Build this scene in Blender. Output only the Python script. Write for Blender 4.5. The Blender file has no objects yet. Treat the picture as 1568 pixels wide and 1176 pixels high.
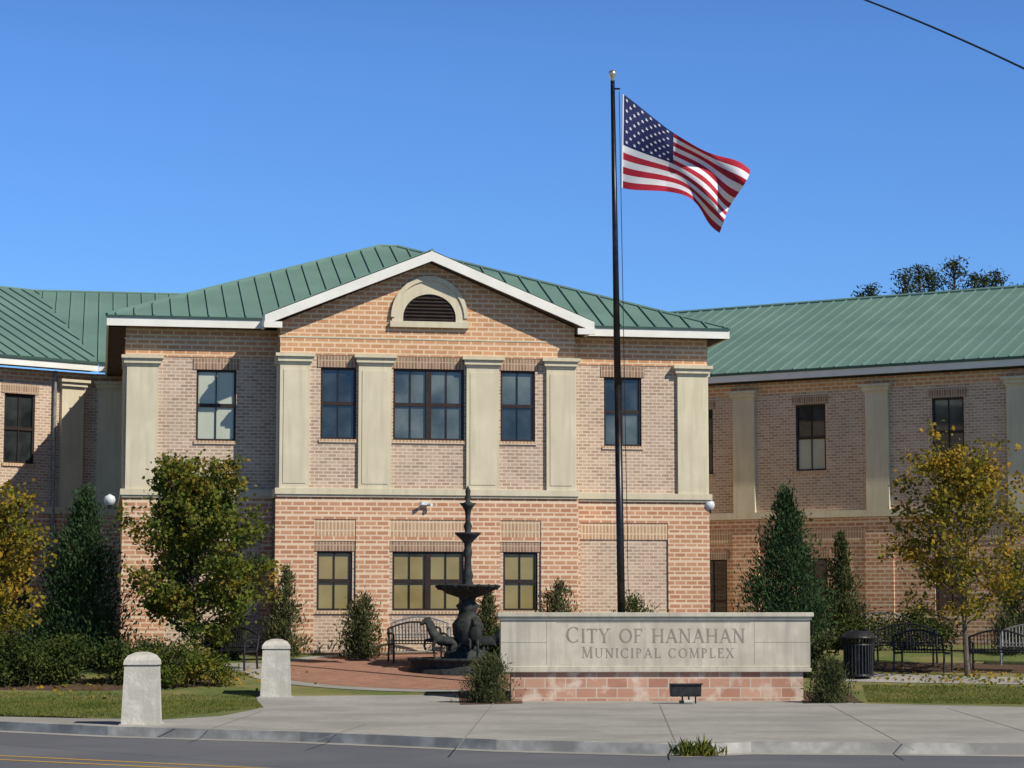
import bpy, bmesh, math, random
import numpy as np
from mathutils import Vector, Matrix
random.seed(7); rng=np.random.default_rng(7)
sc=bpy.context.scene
H=1.9; F=3500.0; PITCH=math.atan(352/3500.0)
cs,sn=math.cos(PITCH),math.sin(PITCH)
# ---------------------------------------------------------------- survey helpers
def ray(px,py): return (px-784.0, F*cs-(588-py)*sn, F*sn+(588-py)*cs)
def at(px,py,Y):
    d=ray(px,py); k=Y/d[1]; return Vector((k*d[0],Y,H+k*d[2]))
def gz(Y):
    if Y<47: return .13
    if Y<57.5: return .13+(Y-47)*.0829
    return 1.0
def gp(px,py,z=None):
    d=ray(px,py)
    if z is not None:
        k=(z-H)/d[2]; return Vector((k*d[0],k*d[1],z))
    lo,hi=5.0,70.0
    for _ in range(50):
        m=(lo+hi)/2; k=m/d[1]
        if H+k*d[2]>gz(m): lo=m
        else: hi=m
    k=lo/d[1]; return Vector((k*d[0],lo,gz(lo)))
# ---------------------------------------------------------------- materials
def newmat(name):
    m=bpy.data.materials.new(name); m.use_nodes=True
    nt=m.node_tree; b=nt.nodes['Principled BSDF']; return m,nt,b
def L(nt,a,b): nt.links.new(a,b)
def c4(c): return (c[0],c[1],c[2],1)
def noisemat(name,c1,c2,scale=5,rough=.8,bump=0,metal=0,scale2=None,c3=None,spec=.3,streak=None):
    m,nt,b=newmat(name)
    tc=nt.nodes.new('ShaderNodeTexCoord'); n=nt.nodes.new('ShaderNodeTexNoise')
    n.inputs['Scale'].default_value=scale; n.inputs['Detail'].default_value=6
    L(nt,tc.outputs['Object'],n.inputs['Vector'])
    r=nt.nodes.new('ShaderNodeValToRGB'); r.color_ramp.elements[0].position=.35; r.color_ramp.elements[1].position=.65
    r.color_ramp.elements[0].color=c4(c1); r.color_ramp.elements[1].color=c4(c2)
    L(nt,n.outputs['Fac'],r.inputs['Fac']); out=r.outputs['Color']
    if scale2:
        n2=nt.nodes.new('ShaderNodeTexNoise'); n2.inputs['Scale'].default_value=scale2; n2.inputs['Detail'].default_value=4
        L(nt,tc.outputs['Object'],n2.inputs['Vector'])
        r2=nt.nodes.new('ShaderNodeValToRGB'); r2.color_ramp.elements[0].position=.42; r2.color_ramp.elements[1].position=.62
        r2.color_ramp.elements[0].color=(0,0,0,1); r2.color_ramp.elements[1].color=(1,1,1,1)
        L(nt,n2.outputs['Fac'],r2.inputs['Fac'])
        mx=nt.nodes.new('ShaderNodeMixRGB'); L(nt,r2.outputs['Color'],mx.inputs[0]); L(nt,out,mx.inputs[1]); mx.inputs[2].default_value=c4(c3 or c1)
        out=mx.outputs['Color']
    if streak:
        mp=nt.nodes.new('ShaderNodeMapping'); mp.inputs['Scale'].default_value=(5,5,.45); L(nt,tc.outputs['Object'],mp.inputs[0])
        n4=nt.nodes.new('ShaderNodeTexNoise'); n4.inputs['Scale'].default_value=1.6; n4.inputs['Detail'].default_value=7; L(nt,mp.outputs[0],n4.inputs['Vector'])
        r4=nt.nodes.new('ShaderNodeValToRGB'); r4.color_ramp.elements[0].position=.46; r4.color_ramp.elements[1].position=.72
        r4.color_ramp.elements[0].color=(0,0,0,1); r4.color_ramp.elements[1].color=(.75,.75,.75,1); L(nt,n4.outputs['Fac'],r4.inputs['Fac'])
        mx=nt.nodes.new('ShaderNodeMixRGB'); L(nt,r4.outputs['Color'],mx.inputs[0]); L(nt,out,mx.inputs[1]); mx.inputs[2].default_value=c4(streak); out=mx.outputs['Color']
    L(nt,out,b.inputs['Base Color']); b.inputs['Roughness'].default_value=rough; b.inputs['Metallic'].default_value=metal
    b.inputs['Specular IOR Level'].default_value=spec
    if bump:
        bp=nt.nodes.new('ShaderNodeBump'); bp.inputs['Strength'].default_value=bump; bp.inputs['Distance'].default_value=.02
        L(nt,n.outputs['Fac'],bp.inputs['Height']); L(nt,bp.outputs['Normal'],b.inputs['Normal'])
    return m
def brickmat(name,c1,c2,mortar,bw=.21,rh=.075,ms=.01,stripe=None,period=.38,soldier=False,flat=False,white=None,amp=1.0,sw=.05,sf=.6):
    m,nt,b=newmat(name)
    tc=nt.nodes.new('ShaderNodeTexCoord'); sp=nt.nodes.new('ShaderNodeSeparateXYZ'); L(nt,tc.outputs['Object'],sp.inputs[0])
    cb=nt.nodes.new('ShaderNodeCombineXYZ')
    if flat:
        L(nt,sp.outputs['X'],cb.inputs['X']); L(nt,sp.outputs['Y'],cb.inputs['Y'])
    else:
        ad=nt.nodes.new('ShaderNodeMath'); ad.operation='ADD'; L(nt,sp.outputs['X'],ad.inputs[0]); L(nt,sp.outputs['Y'],ad.inputs[1])
        if soldier: L(nt,ad.outputs[0],cb.inputs['Y']); L(nt,sp.outputs['Z'],cb.inputs['X'])
        else: L(nt,ad.outputs[0],cb.inputs['X']); L(nt,sp.outputs['Z'],cb.inputs['Y'])
    br=nt.nodes.new('ShaderNodeTexBrick'); L(nt,cb.outputs[0],br.inputs['Vector'])
    br.inputs['Scale'].default_value=1; br.inputs['Brick Width'].default_value=bw; br.inputs['Row Height'].default_value=rh
    br.inputs['Mortar Size'].default_value=ms; br.inputs['Color1'].default_value=c4(c1); br.inputs['Color2'].default_value=c4(c2)
    br.inputs['Mortar'].default_value=c4(mortar); br.inputs['Bias'].default_value=0
    if soldier: br.offset=0
    out=br.outputs['Color']
    n=nt.nodes.new('ShaderNodeTexNoise'); n.inputs['Scale'].default_value=.8; n.inputs['Detail'].default_value=10; n.inputs['Roughness'].default_value=.75
    L(nt,tc.outputs['Object'],n.inputs['Vector'])
    mr=nt.nodes.new('ShaderNodeMapRange'); mr.inputs['From Min'].default_value=.3; mr.inputs['From Max'].default_value=.7
    mr.inputs['To Min'].default_value=1-.16*amp; mr.inputs['To Max'].default_value=1+.12*amp; L(nt,n.outputs['Fac'],mr.inputs['Value'])
    if stripe:
        md=nt.nodes.new('ShaderNodeMath'); md.operation='MODULO'; md.inputs[1].default_value=period; L(nt,sp.outputs['Z'],md.inputs[0])
        lt=nt.nodes.new('ShaderNodeMath'); lt.operation='LESS_THAN'; lt.inputs[1].default_value=sw; L(nt,md.outputs[0],lt.inputs[0])
        ml=nt.nodes.new('ShaderNodeMath'); ml.operation='MULTIPLY'; ml.inputs[1].default_value=sf; L(nt,lt.outputs[0],ml.inputs[0])
        mx=nt.nodes.new('ShaderNodeMixRGB'); L(nt,ml.outputs[0],mx.inputs[0]); L(nt,out,mx.inputs[1]); mx.inputs[2].default_value=c4(stripe); out=mx.outputs[0]
    if white:
        n3=nt.nodes.new('ShaderNodeTexNoise'); n3.inputs['Scale'].default_value=3; n3.inputs['Detail'].default_value=5; L(nt,tc.outputs['Object'],n3.inputs['Vector'])
        r3=nt.nodes.new('ShaderNodeValToRGB'); r3.color_ramp.elements[0].position=.52; r3.color_ramp.elements[1].position=.66
        r3.color_ramp.elements[0].color=(0,0,0,1); r3.color_ramp.elements[1].color=(.8,.8,.8,1); L(nt,n3.outputs['Fac'],r3.inputs['Fac'])
        mx=nt.nodes.new('ShaderNodeMixRGB'); L(nt,r3.outputs[0],mx.inputs[0]); L(nt,out,mx.inputs[1]); mx.inputs[2].default_value=c4(white); out=mx.outputs[0]
    vm=nt.nodes.new('ShaderNodeVectorMath'); vm.operation='SCALE'; L(nt,out,vm.inputs[0]); L(nt,mr.outputs[0],vm.inputs['Scale'])
    L(nt,vm.outputs[0],b.inputs['Base Color']); b.inputs['Roughness'].default_value=.9; b.inputs['Specular IOR Level'].default_value=.2
    bp=nt.nodes.new('ShaderNodeBump'); bp.inputs['Strength'].default_value=.3; bp.inputs['Distance'].default_value=.01; bp.invert=True
    L(nt,br.outputs['Fac'],bp.inputs['Height']); L(nt,bp.outputs['Normal'],b.inputs['Normal'])
    return m
def foliage(name,cols,tr=.3,nscale=1.2):
    m,nt,b=newmat(name); nt.nodes.remove(b); out=nt.nodes['Material Output']
    g=nt.nodes.new('ShaderNodeNewGeometry'); tc=nt.nodes.new('ShaderNodeTexCoord')
    n=nt.nodes.new('ShaderNodeTexNoise'); n.inputs['Scale'].default_value=nscale; n.inputs['Detail'].default_value=3; L(nt,tc.outputs['Object'],n.inputs['Vector'])
    a=nt.nodes.new('ShaderNodeMath'); a.operation='MULTIPLY_ADD'; a.inputs[1].default_value=.45; L(nt,g.outputs['Random Per Island'],a.inputs[0])
    s=nt.nodes.new('ShaderNodeMath'); s.operation='MULTIPLY_ADD'; s.inputs[1].default_value=1.6; s.inputs[2].default_value=-.52; L(nt,n.outputs['Fac'],s.inputs[0]); L(nt,s.outputs[0],a.inputs[2])
    r=nt.nodes.new('ShaderNodeValToRGB'); e=r.color_ramp.elements
    k=len(cols)
    e[0].position=0; e[0].color=c4(cols[0]); e[1].position=1; e[1].color=c4(cols[-1])
    for i in range(1,k-1):
        q=e.new(i/(k-1)); q.color=c4(cols[i])
    L(nt,a.outputs[0],r.inputs['Fac'])
    d=nt.nodes.new('ShaderNodeBsdfDiffuse'); t=nt.nodes.new('ShaderNodeBsdfTranslucent'); mx=nt.nodes.new('ShaderNodeMixShader'); mx.inputs[0].default_value=tr
    L(nt,r.outputs[0],d.inputs[0]); L(nt,r.outputs[0],t.inputs[0]); L(nt,d.outputs[0],mx.inputs[1]); L(nt,t.outputs[0],mx.inputs[2]); L(nt,mx.outputs[0],out.inputs[0])
    return m
M={}
M['orange']=brickmat('orange_brick',(.50,.255,.13),(.60,.33,.18),(.70,.54,.37),bw=.30,rh=.12,ms=.018,stripe=(.76,.60,.42),period=.36,sw=.035,sf=.6,amp=.7)
M['lower']=brickmat('rose_brick',(.43,.205,.12),(.55,.30,.185),(.68,.53,.38),bw=.30,rh=.12,ms=.020,stripe=(.76,.62,.46),period=.36,sw=.045,sf=.8,amp=.8)
M['buff']=brickmat('buff_brick',(.36,.25,.185),(.53,.40,.30),(.62,.52,.41),ms=.015,rh=.085,bw=.22)
M['soldier']=brickmat('soldier_brick',(.22,.13,.09),(.34,.22,.15),(.46,.36,.26),bw=.2,rh=.08,ms=.014,soldier=True)
M['soldier2']=brickmat('soldier_band',(.40,.25,.15),(.50,.33,.21),(.64,.50,.36),bw=.22,rh=.09,ms=.018,soldier=True)
M['cream']=noisemat('cream_stucco',(.60,.54,.395),(.65,.59,.44),3,.85,.05,scale2=.7,c3=(.57,.51,.375),streak=(.50,.45,.33))
M['white']=noisemat('white_trim',(.72,.71,.66),(.80,.79,.74),2,.5)
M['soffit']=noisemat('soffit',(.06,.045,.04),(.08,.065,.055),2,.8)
M['roof']=noisemat('green_metal_roof',(.125,.215,.185),(.15,.25,.215),.7,.5,0,.0,spec=.4)
M['gutter']=noisemat('gutter_green',(.03,.07,.06),(.04,.085,.07),3,.5)
M['bronze']=noisemat('bronze_frame',(.025,.015,.013),(.035,.022,.018),5,.5)
M['black']=noisemat('black_metal',(.012,.012,.014),(.03,.03,.032),9,.45)
M['patina']=noisemat('dark_cast_iron',(.018,.02,.02),(.045,.05,.048),9,.7,.3,.0,spec=.2)
M['steel']=noisemat('galvanised_metal',(.2,.2,.2),(.32,.32,.32),9,.5,.0,.4)
M['louver']=noisemat('louver_dark',(.02,.016,.015),(.03,.026,.022),5,.7)
M['granite']=noisemat('white_granite',(.47,.45,.40),(.56,.54,.48),22,.85,.35,scale2=4,c3=(.43,.41,.36),streak=(.36,.345,.30))
M['slab']=noisemat('sign_limestone',(.50,.46,.375),(.57,.53,.43),4,.75,.08,scale2=1.3,c3=(.46,.42,.34),streak=(.36,.335,.28))
M['signbrick']=brickmat('sign_base_brick',(.38,.19,.13),(.52,.31,.22),(.52,.44,.36),bw=.42,rh=.2,ms=.012,white=(.62,.52,.43))
M['letter']=noisemat('carved_letter',(.24,.215,.17),(.31,.28,.225),8,.8)
M['asphalt']=noisemat('asphalt',(.095,.10,.115),(.13,.135,.15),60,.85,.3,scale2=.35,c3=(.14,.145,.16))
M['concrete']=noisemat('concrete',(.31,.30,.275),(.37,.36,.335),6,.85,.1,scale2=.5,c3=(.27,.265,.245))
M['kerb']=noisemat('kerb_concrete',(.32,.315,.29),(.46,.45,.42),5,.85,.2,scale2=2,c3=(.24,.235,.22))
M['paver']=brickmat('red_pavers',(.27,.13,.09),(.36,.19,.13),(.28,.2,.15),bw=.2,rh=.1,ms=.008,flat=True)
M['mulch']=noisemat('mulch',(.05,.03,.02),(.13,.08,.05),14,.95,.8)
M['grass']=noisemat('grass',(.075,.11,.03),(.14,.165,.045),7,.95,.5,scale2=.6,c3=(.20,.18,.07))
M['yellow']=noisemat('yellow_paint',(.46,.27,.05),(.56,.34,.07),12,.7)
M['bark']=noisemat('bark',(.08,.06,.045),(.16,.13,.10),12,.95,.5)
M['red']=noisemat('flag_red',(.36,.012,.03),(.42,.018,.04),3,.8)
M['fwhite']=noisemat('flag_white',(.68,.68,.70),(.72,.72,.74),3,.8)
M['blue']=noisemat('flag_blue',(.014,.02,.085),(.018,.026,.11),3,.8)
M['pole']=noisemat('bronze_pole',(.012,.011,.012),(.03,.028,.03),5,.35,0,.5,spec=.5)
M['gold']=noisemat('gold_ball',(.6,.52,.35),(.75,.68,.5),3,.25,0,.8)
M['globe']=noisemat('lamp_globe',(.6,.62,.64),(.68,.7,.7),2,.3)
M['cable']=noisemat('cable',(.01,.01,.01),(.02,.02,.02),3,.7)
M['joint']=noisemat('joint',(.19,.185,.17),(.24,.23,.215),8,.9)
M['g_blind']=noisemat('glass_with_blinds',(.38,.41,.32),(.46,.49,.39),1.2,.15,spec=.5)
M['g_dark']=noisemat('dark_glass',(.008,.011,.012),(.04,.05,.052),1.5,.05,spec=.7)
M['g_mid']=noisemat('grey_glass',(.035,.045,.045),(.13,.155,.14),1.1,.06,spec=.7)
M['g_yel']=noisemat('glass_with_yellow_blinds',(.22,.175,.075),(.30,.245,.11),1.2,.12,spec=.4)
# ---------------------------------------------------------------- mesh builder
class MB:
    def __init__(s): s.v=[]; s.f=[]
    def poly(s,pts):
        i=len(s.v); s.v+= [tuple(p) for p in pts]; s.f.append(tuple(range(i,i+len(pts))))
    def box(s,x0,x1,y0,y1,z0,z1):
        i=len(s.v)
        s.v+=[(x0,y0,z0),(x1,y0,z0),(x1,y1,z0),(x0,y1,z0),(x0,y0,z1),(x1,y0,z1),(x1,y1,z1),(x0,y1,z1)]
        for q in ((0,3,2,1),(4,5,6,7),(0,1,5,4),(1,2,6,5),(2,3,7,6),(3,0,4,7)): s.f.append(tuple(i+k for k in q))
    def prism(s,pts,y0,y1):
        n=len(pts); i=len(s.v)
        s.v+=[(p[0],y0,p[1]) for p in pts]+[(p[0],y1,p[1]) for p in pts]
        s.f.append(tuple(i+k for k in range(n))); s.f.append(tuple(i+n+k for k in reversed(range(n))))
        for k in range(n): s.f.append((i+k,i+n+k,i+n+(k+1)%n,i+(k+1)%n))
    def tube(s,p0,p1,r0,r1,n=6,cap=True):
        p0=Vector(p0); p1=Vector(p1); d=(p1-p0)
        if d.length<1e-6: return
        d.normalize(); a=d.orthogonal().normalized(); b=d.cross(a); i=len(s.v)
        for p,r in ((p0,r0),(p1,r1)):
            for k in range(n):
                t=2*math.pi*k/n; s.v.append(tuple(p+a*(r*math.cos(t))+b*(r*math.sin(t))))
        for k in range(n): s.f.append((i+k,i+(k+1)%n,i+n+(k+1)%n,i+n+k))
        if cap: s.f.append(tuple(i+k for k in reversed(range(n)))); s.f.append(tuple(i+n+k for k in range(n)))
    def path(s,pts,rs,n=6):
        for a,b,r0,r1 in zip(pts[:-1],pts[1:],rs[:-1],rs[1:]): s.tube(a,b,r0,r1,n)
    def lathe(s,prof,n=28,c=(0,0,0)):
        i=len(s.v); m=len(prof)
        for r,z in prof:
            for k in range(n):
                t=2*math.pi*k/n; s.v.append((c[0]+r*math.cos(t),c[1]+r*math.sin(t),c[2]+z))
        for j in range(m-1):
            for k in range(n): s.f.append((i+j*n+k,i+j*n+(k+1)%n,i+(j+1)*n+(k+1)%n,i+(j+1)*n+k))
    def obj(s,name,mat,parent=None,matrix=None,smooth=False,bevel=0):
        me=bpy.data.meshes.new(name); me.from_pydata(s.v,[],s.f); me.update()
        if smooth:
            for p in me.polygons: p.use_smooth=True
        o=bpy.data.objects.new(name,me); sc.collection.objects.link(o)
        if isinstance(mat,(list,tuple)):
            for q in mat: me.materials.append(q)
        else: me.materials.append(mat)
        if matrix is not None: o.matrix_world=matrix
        if parent: o.parent=parent
        if bevel:
            md=o.modifiers.new('b','BEVEL'); md.width=bevel; md.segments=2
        return o
def empty(name,loc=(0,0,0),rz=0,s=1):
    e=bpy.data.objects.new(name,None); sc.collection.objects.link(e); e.empty_display_size=.3
    e.location=loc; e.rotation_euler=(0,0,rz); e.scale=(s,s,s); return e
def frame(x,y,t): return Matrix.Translation((x,y,0))@Matrix.Rotation(math.atan(t),4,'Z')
# ---------------------------------------------------------------- building
bld=empty('municipal_building')
def wall(mb,u0,u1,z0,z1,y,ops=(),rev=.14):
    us=sorted({u0,u1,*[o[0] for o in ops],*[o[1] for o in ops]}); zs=sorted({z0,z1,*[o[2] for o in ops],*[o[3] for o in ops]})
    us=[u for u in us if u0<=u<=u1]; zs=[z for z in zs if z0<=z<=z1]
    for a,b in zip(us[:-1],us[1:]):
        for c,d in zip(zs[:-1],zs[1:]):
            mu,mz=(a+b)/2,(c+d)/2
            if any(o[0]<mu<o[1] and o[2]<mz<o[3] for o in ops): continue
            mb.poly([(a,y,c),(b,y,c),(b,y,d),(a,y,d)])
    for a,b,c,d in ops:
        mb.poly([(a,y,c),(a,y,d),(a,y+rev,d),(a,y+rev,c)]); mb.poly([(b,y,c),(b,y+rev,c),(b,y+rev,d),(b,y,d)])
        mb.poly([(a,y,d),(b,y,d),(b,y+rev,d),(a,y+rev,d)]); mb.poly([(a,y,c),(a,y+rev,c),(b,y+rev,c),(b,y,c)])
def window(fr,glass,u0,u1,z0,z1,y,double=False,top=None,rail=True):
    k=fr; t=.055
    k.box(u0,u0+t,y+.04,y+.12,z0,z1); k.box(u1-t,u1,y+.04,y+.12,z0,z1)
    k.box(u0+t,u1-t,y+.04,y+.12,z1-t,z1); k.box(u0+t,u1-t,y+.04,y+.12,z0,z0+t)
    zm=z0+(z1-z0)*.5
    units=[(u0+t,u1-t)]
    if double:
        um=(u0+u1)/2; k.box(um-.07,um+.07,y+.035,y+.12,z0+t,z1-t); units=[(u0+t,um-.07),(um+.07,u1-t)]
    for a,b in units:
        k.box(a,b,y+.05,y+.115,zm-.045,zm+.045)
        c=(a+b)/2; k.box(c-.012,c+.012,y+.06,y+.11,z0+t,zm-.045); k.box(c-.012,c+.012,y+.06,y+.11,zm+.045,z1-t)
        glass[0].poly([(a,y+.1,z0+t),(b,y+.1,z0+t),(b,y+.1,zm),(a,y+.1,zm)])
        glass[-1].poly([(a,y+.098,zm),(b,y+.098,zm),(b,y+.098,z1-t),(a,y+.098,z1-t)])
class Kit:
    def __init__(s): s.d={}
    def __getitem__(s,k): return s.d.setdefault(k,MB())
    def flush(s,prefix,mx):
        for k,mb in s.d.items():
            if mb.v: mb.obj(prefix+'_'+k,M[k],bld,mx)
def roofplane(K,pts,edir,sp=.46,mat='roof'):
    pts=[Vector(p) for p in pts]; n=(pts[1]-pts[0]).cross(pts[2]-pts[1]).normalized()
    if n.z<0: n=-n
    K[mat].poly(pts)
    e=Vector(edir).normalized(); e=(e-n*e.dot(n)).normalized(); s=n.cross(e).normalized()
    o=pts[0]; P=[((p-o).dot(e),(p-o).dot(s)) for p in pts]
    lo=min(p[0] for p in P); hi=max(p[0] for p in P); x=lo+sp*.5
    while x<hi:
        ys=[]
        for (x0,y0),(x1,y1) in zip(P,P[1:]+P[:1]):
            if (x0-x)*(x1-x)<0: ys.append(y0+(y1-y0)*(x-x0)/(x1-x0))
        ys.sort()
        for a,b in zip(ys[::2],ys[1::2]):
            if b-a>.1:
                w=.017; hh=.045
                A=[o+e*(x+i*w)+s*q+n*h for q in (a,b) for i,h in ((-1,0),(-1,hh),(1,hh),(1,0))]
                K[mat].poly([A[1],A[2],A[6],A[5]]); K[mat].poly([A[0],A[1],A[5],A[4]]); K[mat].poly([A[3],A[7],A[6],A[2]]); K[mat].poly([A[0],A[3],A[2],A[1]]); K[mat].poly([A[4],A[5],A[6],A[7]])
        x+=sp
Y0=57.2; X0=(656-784)/F*Y0
FC=frame(X0,Y0,.18)
K=Kit()
ZB=.6; BELT0,BELT1=4.79,5.0; C0,C1=8.09,8.34; W0,W1=6.23,8.03; EV=9.30; SF=9.04
hw=3.74; MY=1.1; MW=7.5
ops=[(-2.72,-1.83,W0,W1),(-.9,.9,W0,W1),(1.83,2.72,W0,W1)]
lops=[(-2.78,-1.9,1.98,3.45),(-.9,.9,1.98,3.45),(1.9,2.78,1.98,3.45)]
wall(K['buff'],-hw,hw,BELT0,C1,0,ops)
wall(K['buff'],-hw,hw,ZB,BELT0,0,lops)
for a,b,c,d in ops:
    K['soldier'].box(a-.08,b+.08,-.025,.02,d,C1-.02); K['soldier2'].box(a-.04,b+.04,-.04,.02,c-.08,c)
K['orange'].prism([(-hw,C1),(hw,C1),(hw,9.15),(0,10.72),(-hw,9.15)],-.02,.2)
K['cream'].box(-hw-.02,hw+.02,-.035,0,8.76,8.80)
for a,b in ((-3.74,-3.0),(-1.78,-.95),(.95,1.78),(3.0,3.74)):
    K['cream'].box(a,b,-.09,.02,BELT1,C0); K['cream'].box(a+.09,b-.09,-.105,-.08,BELT1+.12,C0-.14)
    K['cream'].box(a-.06,b+.06,-.17,.02,C0+.06,C1-.07); K['cream'].box(a-.12,b+.12,-.23,.02,C1-.07,C1+.01); K['cream'].box(a-.02,b+.02,-.12,.02,C0,C0+.06)
K['cream'].box(-hw-.1,hw+.1,-.14,.05,BELT0+.06,BELT1); K['cream'].box(-hw-.06,hw+.06,-.10,.05,BELT0,BELT0+.06)
K['lower'].box(-3.82,3.82,-.05,.05,4.24,BELT0)
for a,b in ((-3.82,-2.86),(-1.82,-.98),(.98,1.82),(2.86,3.82)):
    K['lower'].box(a,b,-.05,.05,ZB,4.24)
for a,b in ((-2.86,-1.82),(-.98,.98),(1.82,2.86)):
    K['soldier2'].box(a,b,-.03,.03,3.81,4.24); K['soldier'].box(a,b,-.02,.03,3.45,3.70); K['lower'].box(a,b,-.035,.03,3.70,3.81)
    K['soldier2'].box(a,b,-.04,.02,1.9,1.98)
for a,b in ((-hw,1),(hw,-1)):
    K['buff'].poly([(a,0,BELT0),(a,MY,BELT0),(a,MY,C1),(a,0,C1)]); K['lower'].poly([(a,-.04,ZB),(a,MY,ZB),(a,MY,BELT0),(a,-.04,BELT0)])
    K['orange'].poly([(a,0,C1),(a,MY,C1),(a,MY,9.2),(a,0,9.2)])
    s=-1 if a<0 else 1
    K['cream'].box(min(a,a+s*.1),max(a,a+s*.1),.05,MY,BELT0,BELT1); K['cream'].box(min(a,a+s*.1),max(a,a+s*.1),.02,.5,C0,C1)
    K['cream'].box(min(a,a+s*.05),max(a,a+s*.05),.02,.42,BELT1,C0)
G={k:K[k] for k in('g_blind','g_dark','g_mid','g_yel')}
for i,(a,b,c,d) in enumerate(ops): window(K['bronze'],[G['g_mid'] if i==1 else G['g_dark'],G['g_mid'] if i else G['g_dark']],a,b,c,d,0,double=(i==1))
for i,(a,b,c,d) in enumerate(lops): window(K['bronze'],[G['g_yel'],G['g_yel']],a,b,c,d,0,double=(i==1))
LZ=9.32
def arc(rx,rz,n=24): return [(rx*math.cos(math.pi*k/n),LZ+rz*math.sin(math.pi*k/n)) for k in range(n+1)]
o_=arc(.95,1.02); i_=arc(.67,.60)
for k in range(24): K['cream'].prism([i_[k],o_[k],o_[k+1],i_[k+1]],-.09,0)
o2=arc(.98,1.06); o3=arc(.88,.93)
for k in range(24): K['cream'].prism([o3[k],o2[k],o2[k+1],o3[k+1]],-.13,-.088)
K['cream'].box(-.95,-.67,-.09,0,LZ-.1,LZ); K['cream'].box(.67,.95,-.09,0,LZ-.1,LZ); K['cream'].box(-1.0,1.0,-.14,0,LZ-.25,LZ-.1)
K['louver'].prism([( .67,LZ-.1)]+i_+[(-.67,LZ-.1)],-.035,-.024)
for k in range(7):
    z=LZ-.06+k*.09; w=.66*math.sqrt(max(0,1-(max(0,z-LZ+.03)/.60)**2))-.02
    if w>.08: K['bronze'].poly([(-w,-.08,z),(w,-.08,z),(w,-.036,z+.05),(-w,-.036,z+.05)])
for s in(-1,1):
    def bx(k,a,b,*r):
        a,b=(a,b) if s>0 else (-b,-a); K[k].box(a,b,*r)
    o=(4.75,5.75,W0,W1) if s>0 else (-5.75,-4.75,W0,W1)
    u=(hw,MW) if s>0 else (-MW,-hw)
    wall(K['buff'],u[0],u[1],BELT0,C1,MY,[o]); wall(K['buff'],u[0],u[1],ZB,BELT0,MY)
    window(K['bronze'],[G['g_mid'] if s>0 else G['g_blind'],G['g_dark'] if s>0 else G['g_blind']],*o,MY)
    bx('soldier',4.67,5.83,MY-.025,MY+.02,W1,C1-.04); bx('soldier2',4.7,5.8,MY-.04,MY+.02,W0-.08,W0)
    bx('orange',hw,MW+.02,MY-.02,MY+.1,C1,9.06); bx('cream',hw,MW+.05,MY-.035,MY,8.76,8.80)
    bx('cream',6.7,MW-.02,MY-.09,MY+.02,BELT1,C0)
    bx('cream',6.64,MW+.06,MY-.17,MY+.02,C0+.06,C1-.07); bx('cream',6.58,MW+.12,MY-.23,MY+.02,C1-.07,C1+.01); bx('cream',6.68,MW+.02,MY-.12,MY+.02,C0,C0+.06)
    bx('cream',hw+.1,MW+.1,MY-.14,MY+.05,BELT0+.06,BELT1); bx('cream',hw+.1,MW+.06,MY-.1,MY+.05,BELT0,BELT0+.06)
    bx('lower',hw+.08,MW+.04,MY-.05,MY+.05,4.24,BELT0); bx('lower',6.43,MW+.04,MY-.05,MY+.05,ZB,4.24); bx('lower',hw+.08,4.1,MY-.05,MY+.05,ZB,4.24)
    bx('soldier2',4.1,6.43,MY-.03,MY+.03,3.81,4.24)
    x=s*MW; D=MY+15
    K['buff'].poly([(x,MY,BELT0),(x,D,BELT0),(x,D,C1),(x,MY,C1)]); K['lower'].poly([(x,MY,ZB),(x,D,ZB),(x,D,BELT0),(x,MY,BELT0)]); K['orange'].poly([(x,MY,C1),(x,D,C1),(x,D,9.06),(x,MY,9.06)])
    q=sorted((x,x+s*.1)); K['cream'].box(q[0],q[1],MY+.05,D,BELT0,BELT1); K['cream'].box(q[0],q[1],MY+.02,MY+.8,C0,C1); K['cream'].box(*sorted((x,x+s*.05)),MY+.02,MY+.72,BELT1,C0)
K['buff'].poly([(-MW,MY+15,ZB),(MW,MY+15,ZB),(MW,MY+15,9.06),(-MW,MY+15,9.06)])
ov=.5; A=MW+ov; yf=MY-ov; yb=MY+15+ov; ya=yf+A-.25; rl=.25; za=EV+.41*(ya-yf)
fl=(-A,yf,EV); frr=(A,yf,EV); bl=(-A,yb,EV); brr=(A,yb,EV); r0=(-rl,ya,za); r1=(rl,ya,za)
ge=4.15; gr=EV-.02+.41*ge; gy=-.47; ym=yf+(gr-EV)/.41
roofplane(K,[fl,(-ge,yf,EV),(0,ym,gr),(ge,yf,EV),frr,r1,r0],(1,0,0))
roofplane(K,[brr,bl,r0,r1],(1,0,0)); roofplane(K,[bl,fl,r0],(0,1,0)); roofplane(K,[frr,brr,r1],(0,1,0))
ze=EV-.02
roofplane(K,[(-ge,gy,ze),(0,gy,gr),(0,ym+.05,gr),(-ge,yf+.02,ze)],(0,1,0)); roofplane(K,[(ge,gy,ze),(0,gy,gr),(0,ym+.05,gr),(ge,yf+.02,ze)],(0,1,0))
def ridge(K,a,b,r=.06): K['roof'].tube(a,b,r,r,6)
ridge(K,fl,r0); ridge(K,frr,r1); ridge(K,r0,r1)
ridge(K,(0,gy,gr),(0,ym,gr),.05)
t1=.025; th=.25
K['white'].prism([(-ge-.01,ze-t1),(0,gr-t1),(ge+.01,ze-t1),(ge+.01,ze-t1-th),(0,gr-t1-th),(-ge-.01,ze-t1-th)],gy-.02,gy+.05)
K['soffit'].prism([(-ge+.01,ze-t1-.03),(0,gr-t1-.03),(ge-.01,ze-t1-.03),(ge-.01,ze-t1-th+.02),(0,gr-t1-th+.02),(-ge+.01,ze-t1-th+.02)],gy+.05,yf+.3)
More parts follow.
